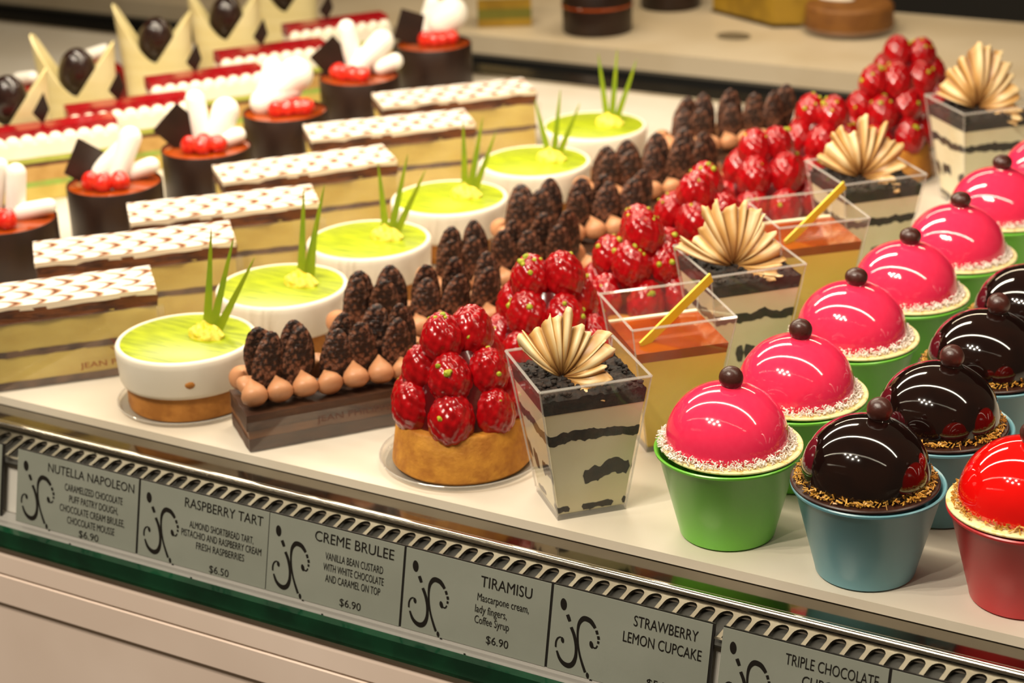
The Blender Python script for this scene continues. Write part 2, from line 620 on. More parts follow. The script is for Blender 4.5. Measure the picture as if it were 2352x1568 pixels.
def cupcake(kind, loc, rz, label, group, ball=(0, 0), off=(0, 0), bs=(1, 1, 1)):
    cup, disc, fl = {'pink': ('green', 'white', 'white'), 'chocolate': ('blue', 'dark', 'gold'), 'red': ('red', 'white', 'gold')}[kind]
    t = thing('dome_cupcake', label, 'cupcake', loc, rz, group)
    put('cup', CUP_ME[cup], t)
    d = put('chocolate_disc', DISC_ME[disc], t, (off[0], off[1], .0538))
    g = (off[0] * .2 - .0012, off[1] * .2, .0556)
    put('glazed_dome', DOME_ME[kind], t, g, (0, 0, rz * 3))
    f = put('coconut_flakes' if fl == 'white' else 'golden_flakes', FLK_ME[fl], t, g, (0, 0, rz * 5))
    f['kind'] = 'stuff'
    put('glaze_collar', DRIP_ME[kind], t, (g[0] + ball[0], g[1] + ball[1], .0556 + DOME_H + .0012))
    put('chocolate_pearl', BALL_ME, t, (g[0] + ball[0], g[1] + ball[1], .0556 + DOME_H + .0066), (rz * 7, rz * 5, 0), bs)
    return t


PINK = [(-.4105, .9115), (-.4034, .9943), (-.4062, 1.0917), (-.402, 1.1791), (-.3967, 1.2669), (-.3971, 1.3636), (-.3871, 1.4591)]
pl = ['pink dome cupcake in a green cup at the shelf edge, front of its row',
      'pink dome cupcake in a green cup, second from the shelf edge, behind the front one',
      'pink dome cupcake in a green cup, third from the shelf edge',
      'pink dome cupcake in a green cup, fourth from the shelf edge',
      'pink dome cupcake in a green cup, fifth from the shelf edge, thick coconut ring',
      'pink dome cupcake in a green cup, sixth from the shelf edge',
      'pink dome cupcake cut off by the photo edge, last of its row']
rr = Vector((.857, .515))
for i, (x, y) in enumerate(PINK):
    o = rr * .0020
    cupcake('pink', (x, y, 0), 0, pl[i], 'pink dome cupcakes in green cups', (.0022 * rr.x, .0022 * rr.y), (o.x, o.y),
            (1.0, 1.0, 1.0) if i < 2 else (1.05, 1.05, .88))
BROWN = [(-.3245, .9036), (-.3138, .9900), (-.3151, 1.0800), (-.3144, 1.168)]
for i, (x, y) in enumerate(BROWN):
    o = rr * -.0020
    cupcake('chocolate', (x, y, 0), .3, ['dark chocolate dome cupcake in a blue cup at the shelf edge', 'dark chocolate dome cupcake in a blue cup, second from the shelf edge',
            'dark chocolate dome cupcake in a blue cup, third from the shelf edge', 'dark chocolate dome cupcake half out of the photo, fourth from the shelf edge'][i],
            'dark chocolate dome cupcakes in blue cups', (.0060, .0030), (o.x, o.y))
for i, (x, y) in enumerate(((-.2405, .9124), (-.2230, 1.0010))):
    o = rr * -.0018
    cupcake('red', (x, y, 0), -.2, ['bright red dome cupcake in a red cup at the shelf edge', 'red dome cupcake barely in view behind the front red one'][i],
            'red dome cupcakes in red cups', (.0015, .001), (o.x, o.y))

# ---------------------------------------------------------------- lime tarts
M_limeglaze = mat('lime_glaze', '#84920a', .34, '#a9b60c', 40, .38, .62, coat=0, stretch=(1, 7, 1), detail=3)
M_mousse = mat('white_mousse', '#e9e0cf', .4, '#e4dac7', 30)
M_sable = mat('tan_sable', '#b8792f', .7, '#a0641f', 90, bump=.2, bscale=400)
M_curd = mat('lemon_zest', '#e8cf2c', .5, '#f2e060', 220, bump=.3, bscale=500)
M_blade = mat('green_blade', '#8fa01c', .35, '#7f9a20', 60)


def lime_tart():
    t = thing('lime_tart', '', 'tart')
    MB().lathe([(0, .0008), (.047, .0008), (.0490, .0030), (.0493, .0034), (.0497, .0032), (.0480, .0000), (0, .0000)], 64).build('plastic_base', M_plastic, t)
    MB().lathe([(.0488, .0030), (.0494, .0037), (.0500, .0034), (.0496, .0028)], 64, closed=True).build('base_rim', M_plastic_rim, t)
    MB().lathe([(0, .0012), (.0420, .0012), (.0425, .004), (.0422, .0175), (0, .0175)], 64).build('sable_base', M_sable, t)
    MB().lathe([(0, .0172), (.0425, .0172), (.0450, .0182), (.0462, .0210), (.0474, .0390), (.0474, .0425), (.0465, .0440), (.0448, .0446), (.0440, .0440), (.0438, .0430), (0, .0430)], 72).build('mousse', M_mousse, t, angle=60)
    MB().lathe([(.0438, .0425), (.0437, .0438), (.0425, .0443), (0, .0444)], 72).build('lime_glaze', M_limeglaze, t)
    blob(4, lambda p: (.0130 * p.x * (1 + .25 * nz(p, 2.2)), .0085 * p.y * (1 + .25 * nz(p, 2.2, 4)), max(-.001, .0068 * p.z * (1 + .6 * nz(p, 3, 2) + .4 * nz(p, 8, 1))))).build('zest_mound', M_curd, t, loc=(.0110, .0075, .0450))
    return t


def blade(base, tip, w0, bend, nrm):
    m = MB()
    b, e = Vector(base), Vector(tip)
    d = (e - b)
    side = d.cross(Vector(nrm)).normalized()
    nn = side.cross(d).normalized()
    v = []
    N = 12
    for k in range(N + 1):
        s_ = k / N
        c = b + d * s_ + nn * (bend * math.sin(PI * s_ * .8))
        wd = w0 * (1 - s_) ** .75 / 2 + .00015
        th = .0006
        v += [c - side * wd, c + nn * (-wd * .35 - th), c + side * wd, c + nn * (-wd * .35 + th)]
    f = []
    for k in range(N):
        for j in range(4):
            f.append((4 * k + j, 4 * k + (j + 1) % 4, 4 * k + 4 + (j + 1) % 4, 4 * k + 4 + j))
    f += [(0, 1, 2, 3), (4 * N + 3, 4 * N + 2, 4 * N + 1, 4 * N)]
    return m.add(v, f)


LIME = [(-.8133, .9262), (-.8150, 1.036), (-.8148, 1.1462), (-.8137, 1.260), (-.800, 1.3756), (-.8056, 1.493)]
# blade tips per tart: (sideways on screen, away, height)
VIEW = Vector((-.515, .857, 0))
SIDE = Vector((.857, .515, 0))
BL = [[(.006, .015, .072), (.021, .014, .066), (.034, .010, .052)], [(.004, .014, .068), (.019, .014, .070), (.012, .012, .045)],
      [(-.006, .014, .056), (.017, .014, .062), (.030, .012, .050)], [(-.002, .014, .060), (.014, .014, .062), (.024, .012, .050)],
      [(-.014, .014, .050), (.008, .014, .058), (.024, .012, .046)], [(-.010, .014, .062), (.007, .014, .066), (.024, .012, .056)]]
lime0 = lime_tart()
ll = ['lime tart with green glaze at the shelf edge, tan smear on its side', 'lime tart with green glaze, second from the shelf edge', 'lime tart with green glaze, third from the shelf edge',
      'lime tart with green glaze, fourth from the shelf edge', 'lime tart with green glaze, fifth from the shelf edge', 'lime tart with green glaze, last at the far end of its row']
for i, (x, y) in enumerate(LIME):
    t = lime0 if i == 0 else copy_tree(lime0)
    t.location = (x, y, 0)
    tag(t, ll[i], 'tart', 'lime tarts with green blades')
lime_all = [o for o in col.objects if o.name.startswith('lime_tart')]
for i, t in enumerate(lime_all):
    for j, (sx, aw, h) in enumerate(BL[i]):
        b = SIDE * (.0125 + .0035 * j) + VIEW * (.012 - .002 * j)
        tip = SIDE * (.0155 + sx) + VIEW * aw
        base = Vector((b.x, b.y, .0438))
        blade(base, (tip.x, tip.y, .044 + h), .0062, .002 * (1 if j else -1), -VIEW).build('green_blade', M_blade, t)
blob(3, lambda p: (.0035 * p.x, .0012 * p.y, .0026 * p.z * (1 + .3 * nz(p, 2)))).build('smear', M_sable, lime0, loc=(.0300, -.0352, .029), rot=(0, 0, .7))

# ---------------------------------------------------------------- puff pastry slices
def marbled():
    m = bpy.data.materials.new('marbled_fondant')
    m.use_nodes = True
    nt = m.node_tree
    N, K = nt.nodes, nt.links
    b = N['Principled BSDF']
    b.inputs['Roughness'].default_value = .3

    def mth(op, a, bb=None, c=None):
        n = N.new('ShaderNodeMath')
        n.operation = op
        for i, q in enumerate((a, bb, c)):
            if q is None:
                continue
            if isinstance(q, (int, float)):
                n.inputs[i].default_value = q
            else:
                K.new(q, n.inputs[i])
        return n.outputs[0]
    tc = N.new('ShaderNodeTexCoord')
    sep = N.new('ShaderNodeSeparateXYZ')
    ns = N.new('ShaderNodeTexNoise')
    ns.inputs['Scale'].default_value = 55
    va = N.new('ShaderNodeVectorMath')
    va.operation = 'MULTIPLY_ADD'
    va.inputs[1].default_value = (.009, .009, .004)
    K.new(tc.outputs['Object'], ns.inputs['Vector'])
    K.new(ns.outputs['Color'], va.inputs[0])
    K.new(tc.outputs['Object'], va.inputs[2])
    K.new(va.outputs[0], sep.inputs[0])
    yr = mth('DIVIDE', mth('ADD', sep.outputs[1], .0252), .0168)
    t = mth('MULTIPLY', mth('ABSOLUTE', mth('SUBTRACT', mth('FRACT', yr), .5)), 2.0)
    t2 = mth('MULTIPLY', mth('POWER', t, 2.0), .62)
    row = mth('MULTIPLY', mth('FLOOR', yr), .47)
    v = mth('FRACT', mth('ADD', mth('ADD', mth('DIVIDE', sep.outputs[0], .0185), t2), row))
    rp = N.new('ShaderNodeValToRGB')
    e = rp.color_ramp.elements
    e[0].position, e[0].color = 0.0, lin('#522410')
    e[1].position, e[1].color = .32, lin('#f1e8dd')
    q = e.new(.12)
    q.color = lin('#85502a')
    q = e.new(.20)
    q.color = lin('#b68862')
    q = e.new(.82)
    q.color = lin('#efe5da')
    q = e.new(1.0)
    q.color = lin('#99683f')
    K.new(v, rp.inputs[0])
    ge = N.new('ShaderNodeSeparateXYZ')
    K.new(tc.outputs['Normal'], ge.inputs[0])
    up = mth('GREATER_THAN', ge.outputs[2], .6)
    mxx = N.new('ShaderNodeMix')
    mxx.data_type = 'RGBA'
    mxx.inputs[6].default_value = lin('#e6d3b8')
    K.new(up, mxx.inputs[0])
    K.new(rp.outputs[0], mxx.inputs[7])
    K.new(mxx.outputs[2], b.inputs['Base Color'])
    return m


M_marble = marbled()
M_puff = mat('puff_pastry', '#6e3a12', .6, '#43200a', 60, bump=.5, bscale=160, stretch=(1, 1, 5))
M_puffd = mat('chocolate_puff', '#4a2c18', .7, '#6e4a30', 70, bump=.4, bscale=160)
M_cust = mat('vanilla_custard', '#dcc263', .55, '#c9a94a', 26, .35, .75, bump=.15, bscale=90, stretch=(1, 1, 2))
M_redink = mat('red_print', '#7a2412', .5)


def wob(amp, s, o=0.0):
    return lambda p: p + Vector((nz(p, s, o), nz(p, s, o + 3), .55 * nz(p, s, o + 7))) * amp


NL, NW = .1445, .0505


def jean(L, z, h, y):
    return text_fit('JEAN PHILIPPE', -L / 2, L / 2, z, h, y)


def slice_():
    t = thing('pastry_slice', '', 'pastry')
    gridbox(NL, NW - .002, .0008, .0060, 30, 10, 2, wob(.0006, 120)).build('bottom_pastry', M_puffd, t)
    gridbox(NL - .002, NW - .003, .0055, .0245, 36, 12, 5, wob(.0008, 70, 2)).build('lower_custard', M_cust, t)
    gridbox(NL, NW - .002, .0240, .0285, 36, 12, 2, wob(.0010, 110, 5)).build('middle_pastry', M_puffd, t)
    gridbox(NL - .002, NW - .003, .0280, .0500, 36, 12, 5, wob(.0008, 70, 9)).build('upper_custard', M_cust, t)
    gridbox(NL, NW - .0005, .0485, .0586, 44, 14, 4, wob(.0016, 80, 12)).build('top_pastry', M_puff, t)

    def drip(p):
        q = wob(.0007, 45, 20)(p)
        edge = max(abs(p.x) / (NL / 2), abs(p.y) / (NW / 2))
        if edge > .97 and p.z < .0590:
            q.z -= .0016 * max(0, nz(p, 60, 31) + .3)
        return q
    gridbox(NL + .001, NW, .0580, .0614, 60, 18, 3, drip).build('marbled_icing', M_marble, t)
    # clear printed collar along both long sides
    m = MB()
    for s in (-1, 1):
        y = s * (NW / 2 + .0012)
        m.box(-NL / 2 - .001, NL / 2 + .004, y - .00015, y + .00015, .001, .050)
    m.build('plastic_collar', M_plastic, t, smooth=False)
    return t


NAPS = [(-.862, .9561), (-.8736, 1.0602), (-.8702, 1.161), (-.8779, 1.2819), (-.8763, 1.4042), (-.8819, 1.5221)]
NANG = [R(46), R(44.2), R(43.7), R(48.5), R(44), R(45.5)]
nap0 = slice_()
nl = ['marbled puff pastry slice nearest the shelf edge, red print on its plastic collar', 'marbled puff pastry slice second from the shelf edge, behind the first lime tart',
      'marbled puff pastry slice third from the shelf edge', 'marbled puff pastry slice fourth from the shelf edge', 'marbled puff pastry slice fifth from the shelf edge', 'marbled puff pastry slice last in its row by the far steel edge']
for i, (x, y) in enumerate(NAPS):
    t = nap0 if i == 0 else copy_tree(nap0)
    a = NANG[i]
    d, wv = Vector((math.cos(a), math.sin(a))), Vector((-math.sin(a), math.cos(a)))
    c = Vector((x, y)) - d * NL / 2 + wv * NW / 2
    t.location = (c.x, c.y, 0)
    t.rotation_euler = (0, 0, a)
    tag(t, nl[i], 'pastry', 'marbled puff pastry slices')
jm = jean(.052, .0125, .0042, -NW / 2 - .0015)
jm.v = [(x + .041, y, z) for x, y, z in jm.v]
wrap = [c_ for c_ in nap0.children if c_.name.startswith('plastic_collar')][0]
jm.build('printed_name', M_redink, wrap, smooth=False)
# small printed swash above the name
sw = MB()
for pts in ([(.037, .0235, .0006), (.041, .0205, .0009), (.040, .0265, .0009), (.0375, .030, .0006)], [(.0425, .0195, .0006), (.0435, .025, .0009), (.0455, .030, .0009), (.048, .027, .0007), (.046, .0245, .0006)]):
    r_ = ribbon(pts, -NW / 2 - .0015)
    sw.add(r_.v, r_.f)
sw.build('printed_swash', M_redink, wrap, smooth=False)

# ---------------------------------------------------------------- chocolate bars with cocoa-nib tuiles
M_brick = mat('chocolate_cake', '#3a2114', .55, '#55351f', 40, .35, .7, bump=.3, bscale=120, stretch=(1, 1, 4))
M_band = mat('caramel_band', '#6f4526', .5, '#845632', 30, stretch=(1, 1, 4))
M_cream = mat('milk_chocolate_cream', '#b98058', .42, '#c48c64', 40, spec=.35)
M_tuile = mat('cocoa_nib_tuile', '#1f100a', .42, '#8a5a42', 300, .46, .68, bump=.7, bscale=420)


def tuile_mesh(o):
    def fn(p):
        n = nz(p, 3.2, o) * .10 + nz(p, 9, o + 2) * .10
        k = 1 + n * .5
        return (.0114 * p.x * k * (1 - .12 * p.z), .0026 * p.y * (1 + 2.2 * n), .0228 * p.z * (1 + .25 * n) + .0228)
    return blob(5, fn).mesh('tuile', M_tuile, angle=180)


TUILES = [tuile_mesh(o) for o in (0, 5, 11)]
DOLL = MB().lathe([(0, -.0010), (.0052, -.0006), (.0078, .0018), (.0082, .0044), (.0070, .0078), (.0044, .0110), (.0020, .0136), (.0007, .0155), (0, .0160)], 28).mesh('dollop', M_cream)
EL, EW = .132, .046


def eclair(seed):
    rg = random.Random(seed)
    t = thing('chocolate_bar', '', 'pastry')
    gridbox(EL, EW, .0008, .0090, 30, 10, 2, wob(.0007, 90, seed)).build('lower_cake', M_brick, t)
    gridbox(EL - .0015, EW - .0015, .0088, .0150, 30, 10, 2, wob(.0005, 90, seed + 2)).build('caramel_layer', M_band, t)
    gridbox(EL, EW, .0148, .0255, 30, 10, 3, wob(.0009, 90, seed + 4)).build('upper_cake', M_brick, t)
    n = 8
    for s in (-1, 1):
        for k in range(n):
            x = -EL / 2 + .008 + k * (EL - .016) / (n - 1)
            # dollops are piped lying outwards along both long edges
            put('cream_dollop', DOLL, t, (x, s * (EW / 2 - .0035), .0325), (s * R(rg.uniform(40, 62)), R(rg.uniform(-10, 10)), 0), (1.06, 1.06, rg.uniform(.9, 1.1)))
    put('cream_dollop', DOLL, t, (-EL / 2 + .0040, -.002, .0325), (0, R(55), 0), (1.15, 1.15, 1.0))
    k = 0
    for row, (yo, xs) in enumerate(((.0075, (-.044, -.022, .002, .026, .048)), (-.006, (-.050, -.030, -.004, .016, .038)))):
        for x in xs:
            fx = rg.uniform(-.12, .12)
            o = put('cocoa_tuile', TUILES[k % 3], t, (x, yo, .0260 + (.004 if row == 0 else 0)), (R(rg.uniform(-6, 10)), R(rg.uniform(-4, 12)), R(-6 + rg.uniform(-16, 14))), (rg.uniform(.85, 1.05), 1, rg.uniform(.9, 1.05)))
            k += 1
    # clear folded wrap around the foot
    m = MB()
    for s in (-1, 1):
        y = s * (EW / 2 + .0014)
        m.box(-EL / 2, EL / 2, y - .00015, y + .00015, .0008, .021)
    t['wrap'] = m.build('plastic_wrap', M_plastic, t, smooth=False).name
    return t


E1 = Vector((-.7242, .8732))
EOFF = [(0, 0), (-.0012, .1063), (.0040, .2118), (-.0007, .3253), (.0050, .4486), (.0038, .6000)]
EANG = [R(51), R(49), R(49), R(47), R(47), R(47)]
el = ['chocolate bar with cocoa tuiles at the shelf edge, beside the first lime tart', 'chocolate bar with cocoa tuiles, second from the shelf edge', 'chocolate bar with cocoa tuiles, third from the shelf edge',
      'chocolate bar with cocoa tuiles, fourth from the shelf edge', 'chocolate bar with cocoa tuiles, fifth from the shelf edge', 'chocolate bar with cocoa tuiles, last in its row against the dark gap']
for i, (ox, oy) in enumerate(EOFF):
    t = eclair(11 + i)
    a = EANG[i]
    d, wv = Vector((math.cos(a), math.sin(a))), Vector((-math.sin(a), math.cos(a)))
    c = E1 + Vector((ox, oy)) + d * EL / 2 + wv * EW / 2
    t.location = (c.x, c.y, 0)
    t.rotation_euler = (0, 0, a)
    tag(t, el[i], 'pastry', 'chocolate bars with cocoa tuiles')
    if i == 0:
        m_ = jean(.050, .0155, .0045, -EW / 2 - .0018)
        m_.v = [(x + .004, y, z) for x, y, z in m_.v]
        m_.build('printed_name', mat('brown_print', '#5a3a30', .5), bpy.data.objects[t['wrap']], smooth=False)
    del t['wrap']

# ---------------------------------------------------------------- raspberry tarts
M_berry = mat('glazed_raspberry', '#8c0309', .20, '#a8060f', 200, coat=.25, spec=.4, sss=0)
M_short = mat('almond_shortbread', '#c98a2c', .65, '#a9691c', 110, .35, .65, bump=.3, bscale=420)
M_pist = mat('pistachio', '#8f9c16', .6, '#a8a820', 300)
M_jelly = mat('raspberry_filling', '#4d0207', .2, coat=.4)


def berry_mesh(seed):
    n = 78
    g = PI * (3 - 5 ** .5)
    pts = []
    for k in range(n):
        z = 1 - 2 * (k + .5) / n
        r = math.sqrt(1 - z * z)
        pts.append(Vector((r * math.cos(g * k), r * math.sin(g * k), z)))

    def fn(p):
        d = max(p.dot(q) for q in pts)
        ang = math.acos(min(1, d))
        b = max(0, 1 - (ang / .26) ** 2)
        k = 1 + .075 * b
        w_ = 1 - .16 * p.z if p.z > 0 else 1 - .02 * p.z
        return (.0122 * p.x * k * w_, .0122 * p.y * k * w_, .0150 * p.z * k)
    return blob(5, fn).mesh('raspberry', M_berry, angle=180)


BERRY = berry_mesh(1)


def rasp(seed):
    rg = random.Random(seed)
    t = thing('raspberry_tart', '', 'tart')
    MB().lathe([(0, .0008), (.0480, .0008), (.0508, .0028), (.0518, .0048), (.0523, .0046), (.0512, .0022), (.0485, .0), (0, .0)], 64).build('plastic_plate', M_plastic, t)
    sb = MB().lathe([(0, .0012), (.0425, .0012), (.0440, .0030), (.0438, .0060), (.0405, .0300), (.0395, .0312), (0, .0318)], 64)
    sb.v = [tuple(Vector(p) * (1 + .012 * nz(p, 90))) for p in sb.v]
    sb.build('shortbread', M_short, t)
    MB().lathe([(.034, .0312), (.032, .045), (.024, .062), (.012, .076), (0, .078)], 32).build('filling', M_jelly, t)
    MB().lathe([(.0512, .0046), (.0518, .0052), (.0525, .0049), (.0520, .0043)], 64, closed=True).build('plate_rim', M_plastic_rim, t)
    spots = []
    ph = rg.random() * 6
    for n, r, z, tl in ((7, .0310, .0395, .20), (5, .0205, .0620, .22), (2, .0100, .0815, .14)):
        ph += .5
        for k in range(n):
            a = ph + 2 * PI * k / n + rg.uniform(-.06, .06)
            rr_ = r + rg.uniform(-.001, .001)
            zz = z + rg.uniform(-.002, .002)
            s = rg.uniform(1.06, 1.2)
            put('raspberry', BERRY, t, (rr_ * math.cos(a), rr_ * math.sin(a), zz), (tl * math.cos(a + PI / 2) * -1 * -1, tl * math.sin(a + PI / 2), rg.random() * 6), (s, s, s))
            spots.append(Vector((rr_ * math.cos(a), rr_ * math.sin(a), zz)))
    m = MB()
    for q in range(46):
        c = rg.choice(spots)
        d = Vector((c.x * 18 + rg.gauss(0, .5), c.y * 18 + rg.gauss(0, .5), rg.uniform(.1, 1.1))).normalized()
        if rg.random() < .35:
            c = rg.choice(spots[-4:])
            d = Vector((rg.gauss(0, .5), rg.gauss(0, .5), 1)).normalized()
        p = c + Vector((d.x * .0128, d.y * .0128, d.z * .0155))
        s = rg.uniform(.0010, .0024)
        v, f = ICO[2]
        m.add([p + Vector(x) * s * (1 + .3 * nz(x, 2, q)) for x in v], f)
    o = m.build('pistachio_crumbs', M_pist, t, smooth=False)
    o['kind'] = 'stuff'
    return t


RASP = [(-.5985, .9278), (-.5986, 1.0396), (-.5860, 1.1516), (-.5900, 1.2571), (-.5880, 1.3750), (-.5835, 1.4790), (-.5700, 1.5921), (-.5875, 1.7050)]
rl = ['raspberry tart on a clear plate at the shelf edge', 'raspberry tart second from the shelf edge, behind the front wafer fan', 'raspberry tart third from the shelf edge', 'raspberry tart fourth from the shelf edge',
      'raspberry tart fifth from the shelf edge', 'raspberry tart sixth from the shelf edge', 'tall raspberry tart seventh from the shelf edge, before the beige back shelf', 'raspberry tart last in its row at the dark gap']
for i, (x, y) in enumerate(RASP):
    t = rasp(40 + i)
    t.location = (x, y, 0)
    tag(t, rl[i], 'tart', 'raspberry tarts with shortbread bases')

# ---------------------------------------------------------------- square dessert cups
M_mascar = mat('mascarpone_cream', '#ebe2c4', .5, '#e2d6b2', 24)
M_cocoa = mat('cocoa_layer', '#110a06', .8, '#2c1c11', 260, bump=.6, bscale=300)
M_custard2 = mat('brulee_custard', '#efcb60', .4, '#e8c254', 30)
M_caramel = mat('caramel', '#8e3004', .07, '#bc540a', 26, .35, .75, coat=.8)
M_stick = mat('yellow_chocolate_stick', '#d9c416', .4)


def fan_mat():
    m = bpy.data.materials.new('marbled_chocolate_fan')
    m.use_nodes = True
    nt = m.node_tree
    b = nt.nodes['Principled BSDF']
    b.inputs['Roughness'].default_value = .42
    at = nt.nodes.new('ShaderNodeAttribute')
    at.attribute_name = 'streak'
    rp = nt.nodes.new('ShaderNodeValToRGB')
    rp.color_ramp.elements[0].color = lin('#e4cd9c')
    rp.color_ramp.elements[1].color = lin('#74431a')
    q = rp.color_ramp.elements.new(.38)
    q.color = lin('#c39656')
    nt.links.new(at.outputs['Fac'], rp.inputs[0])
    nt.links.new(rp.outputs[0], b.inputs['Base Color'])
    return m


M_fan = fan_mat()
TS, BS, CH = .0665, .0415, .0880      # top side, bottom side, height


def sq(z, inset=0.0):
    return (BS + (TS - BS) * z / CH) / 2 - inset


def frustum(m, z0, z1, ins, top=True, bot=True):
    a, b = sq(z0, ins), sq(z1, ins)
    v = [(-a, -a, z0), (a, -a, z0), (a, a, z0), (-a, a, z0), (-b, -b, z1), (b, -b, z1), (b, b, z1), (-b, b, z1)]
    f = [(0, 1, 5, 4), (1, 2, 6, 5), (2, 3, 7, 6), (3, 0, 4, 7)]
    if top:
        f.append((4, 5, 6, 7))
    if bot:
        f.append((3, 2, 1, 0))
    return m.add(v, f)


def layer_band(zc, hh, amp, seed, ins, gap=False):
    """dark layer that meets the cup wall: a ring with ragged upper and lower edges"""
    m = MB()
    N = 40
    v = []
    pts = []
    for s in range(4):
        for k in range(N):
            u = -1 + 2 * k / N
            pts.append({0: (u, -1), 1: (1, u), 2: (-u, 1), 3: (-1, -u)}[s])
    nP = len(pts)
    for i, (x, y) in enumerate(pts):
        q = Vector((x * 2.2, y * 2.2, seed))
        dz = amp * noise.noise(q * .8)
        up = hh * (1 + .6 * noise.noise(q * 2.4) + .3 * noise.noise(q * 6))
        dn = hh * (1 + .6 * noise.noise(q * 2.4 + Vector((9, 3, 1))) + .3 * noise.noise(q * 6 + Vector((5, 0, 2))))
        if gap:
            g_ = noise.noise(q * 1.1 + Vector((3, 8, 2)))
            if (x < -.2 and y < -.9) and g_ > -.25 or g_ > .30:
                up = dn = 0
        for z, extra in ((zc + dz - dn, .0006), (zc + dz - dn * .6, 0), (zc + dz + up * .6, 0), (zc + dz + up, .0006)):
            h_ = sq(z, ins + extra)
            v.append((x * h_, y * h_, z))
    f = []
    for i in range(nP):
        j = (i + 1) % nP
        if abs(v[4 * i + 3][2] - v[4 * i][2]) < 1e-6 and abs(v[4 * j + 3][2] - v[4 * j][2]) < 1e-6:
            continue
        for k in range(3):
            f.append((4 * i + k, 4 * j + k, 4 * j + k + 1, 4 * i + k + 1))
    return m.add(v, f)


def cup_parts(t):
    m = MB()
    frustum(m, .0026, CH, 0, top=False, bot=False)
    cc = m.build('clear_cup', M_plastic, t, smooth=False)
    r_ = MB()
    w_ = .0007

    def bar(p, q, e=w_):
        p, q = Vector(p), Vector(q)
        d = (q - p).normalized()
        a = d.orthogonal().normalized()
        b = d.cross(a)
        v = [c + a * e * sx + b * e * sy for c in (p, q) for sx, sy in ((-1, -1), (1, -1), (1, 1), (-1, 1))]
        r_.add(v, [(0, 1, 5, 4), (1, 2, 6, 5), (2, 3, 7, 6), (3, 0, 4, 7), (0, 3, 2, 1), (4, 5, 6, 7)])
    h, g = sq(CH), sq(.003)
    cs = ((-1, -1), (1, -1), (1, 1), (-1, 1))
    for i in range(4):
        a, b = cs[i], cs[(i + 1) % 4]
        bar((a[0] * h, a[1] * h, CH), (b[0] * h, b[1] * h, CH))
        bar((a[0] * h, a[1] * h, CH), (a[0] * g, a[1] * g, .003), .0004)
    r_.build('cup_rim', M_plastic_rim, cc, smooth=False)
    MB().box(-g, g, -g, g, 0, .0030).build('cup_foot', M_plastic_rim, cc, smooth=False)


def crumbs(z0, half, n, seed):
    rg = random.Random(seed)
    N = 22

    def fn(p):
        e = max(abs(p.x), abs(p.y)) / half
        return p + Vector((0, 0, .0026 * nz(p, 140, seed) + .0018 * nz(p, 420, seed + 2) - (.0015 if e > .95 else 0)))
    g = gridbox(half * 2, half * 2, z0 - .0035, z0, 44, 44, 2, lambda p: fn(p) if p.z > z0 - .001 else p)
    for k in range(n):
        c = Vector((rg.uniform(-1, 1) * half * .95, rg.uniform(-1, 1) * half * .95, z0 + rg.uniform(-.0005, .0016)))
        s = rg.uniform(.0008, .0020)
        v, f = ICO[2]
        g.add([c + Vector((x[0], x[1], x[2] * .8)) * s * (1 + .4 * nz(x, 2, k)) for x in v], f)
    return g


def fan_mesh(seed):
    """half rosette of pleated, ragged petals; built standing in the xz plane, front towards -y"""
    rg = random.Random(seed)
    PL = 18                        # pleats
    S = 12
    verts, faces, st = [], [], []
    SUB = 8
    cols_ = PL * SUB
    lens = [rg.uniform(.80, 1.10) for _ in range(PL + 1)]
    shf = [rg.uniform(-1, 1) for _ in range(PL + 1)]
    for i in range(cols_ + 1):
        u = i / cols_
        pk = u * PL
        ii = min(int(pk), PL - 1)
        fr = pk - ii
        th = R(-78 + 190 * u + 5 * math.sin(pk * 1.3 + seed) + 3 * math.sin(pk * 2.9 + seed * 2))
        tri = abs(2 * fr - 1)                       # 0 on a petal's ridge, 1 in the fold between two
        prof_ = 1 - .16 * abs(u - .40) * 2 - (.18 if u > .8 else 0)
        for j in range(S + 1):
            s = j / S
            ln = lens[ii] * (1 - .13 * tri ** 1.3) * prof_ * (1 + .10 * noise.noise(Vector((pk * 4, seed, 0))))
            r = .0020 + .0410 * ln * s
            fold = (.0030 * (.5 - tri)) * s ** .7
            cup_ = -.0060 * math.sin(PI * min(1, s * 1.05)) + .010 * s ** 2 * (1 - u * 1.6)
            x = math.sin(th) * r * .86
            z = math.cos(th) * r
            if z < 0:
                z *= .45
            lean = -.020 * max(0, u - .60) * 2.5 * s
            verts.append((x + math.cos(th) * fold * .7, cup_ - fold + lean + .0020 * shf[ii] * s, z + .0015))
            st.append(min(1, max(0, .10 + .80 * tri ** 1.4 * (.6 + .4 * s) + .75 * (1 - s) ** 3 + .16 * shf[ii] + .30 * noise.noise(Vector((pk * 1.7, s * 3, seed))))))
    for i in range(cols_):
        for j in range(S):
            a = i * (S + 1) + j
            faces.append((a, a + 1, a + S + 2, a + S + 1))
    me = bpy.data.meshes.new('chocolate_fan')
    me.from_pydata(verts, [], faces)
    a = me.attributes.new('streak', 'FLOAT', 'POINT')
    a.data.foreach_set('value', st)
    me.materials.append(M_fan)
    me.shade_smooth()
    return me


def fan(seed, t, loc, rot, sc_=1.0):
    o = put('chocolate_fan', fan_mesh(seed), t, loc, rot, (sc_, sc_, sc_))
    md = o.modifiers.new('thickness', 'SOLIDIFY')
    md.thickness = .0006
    return o


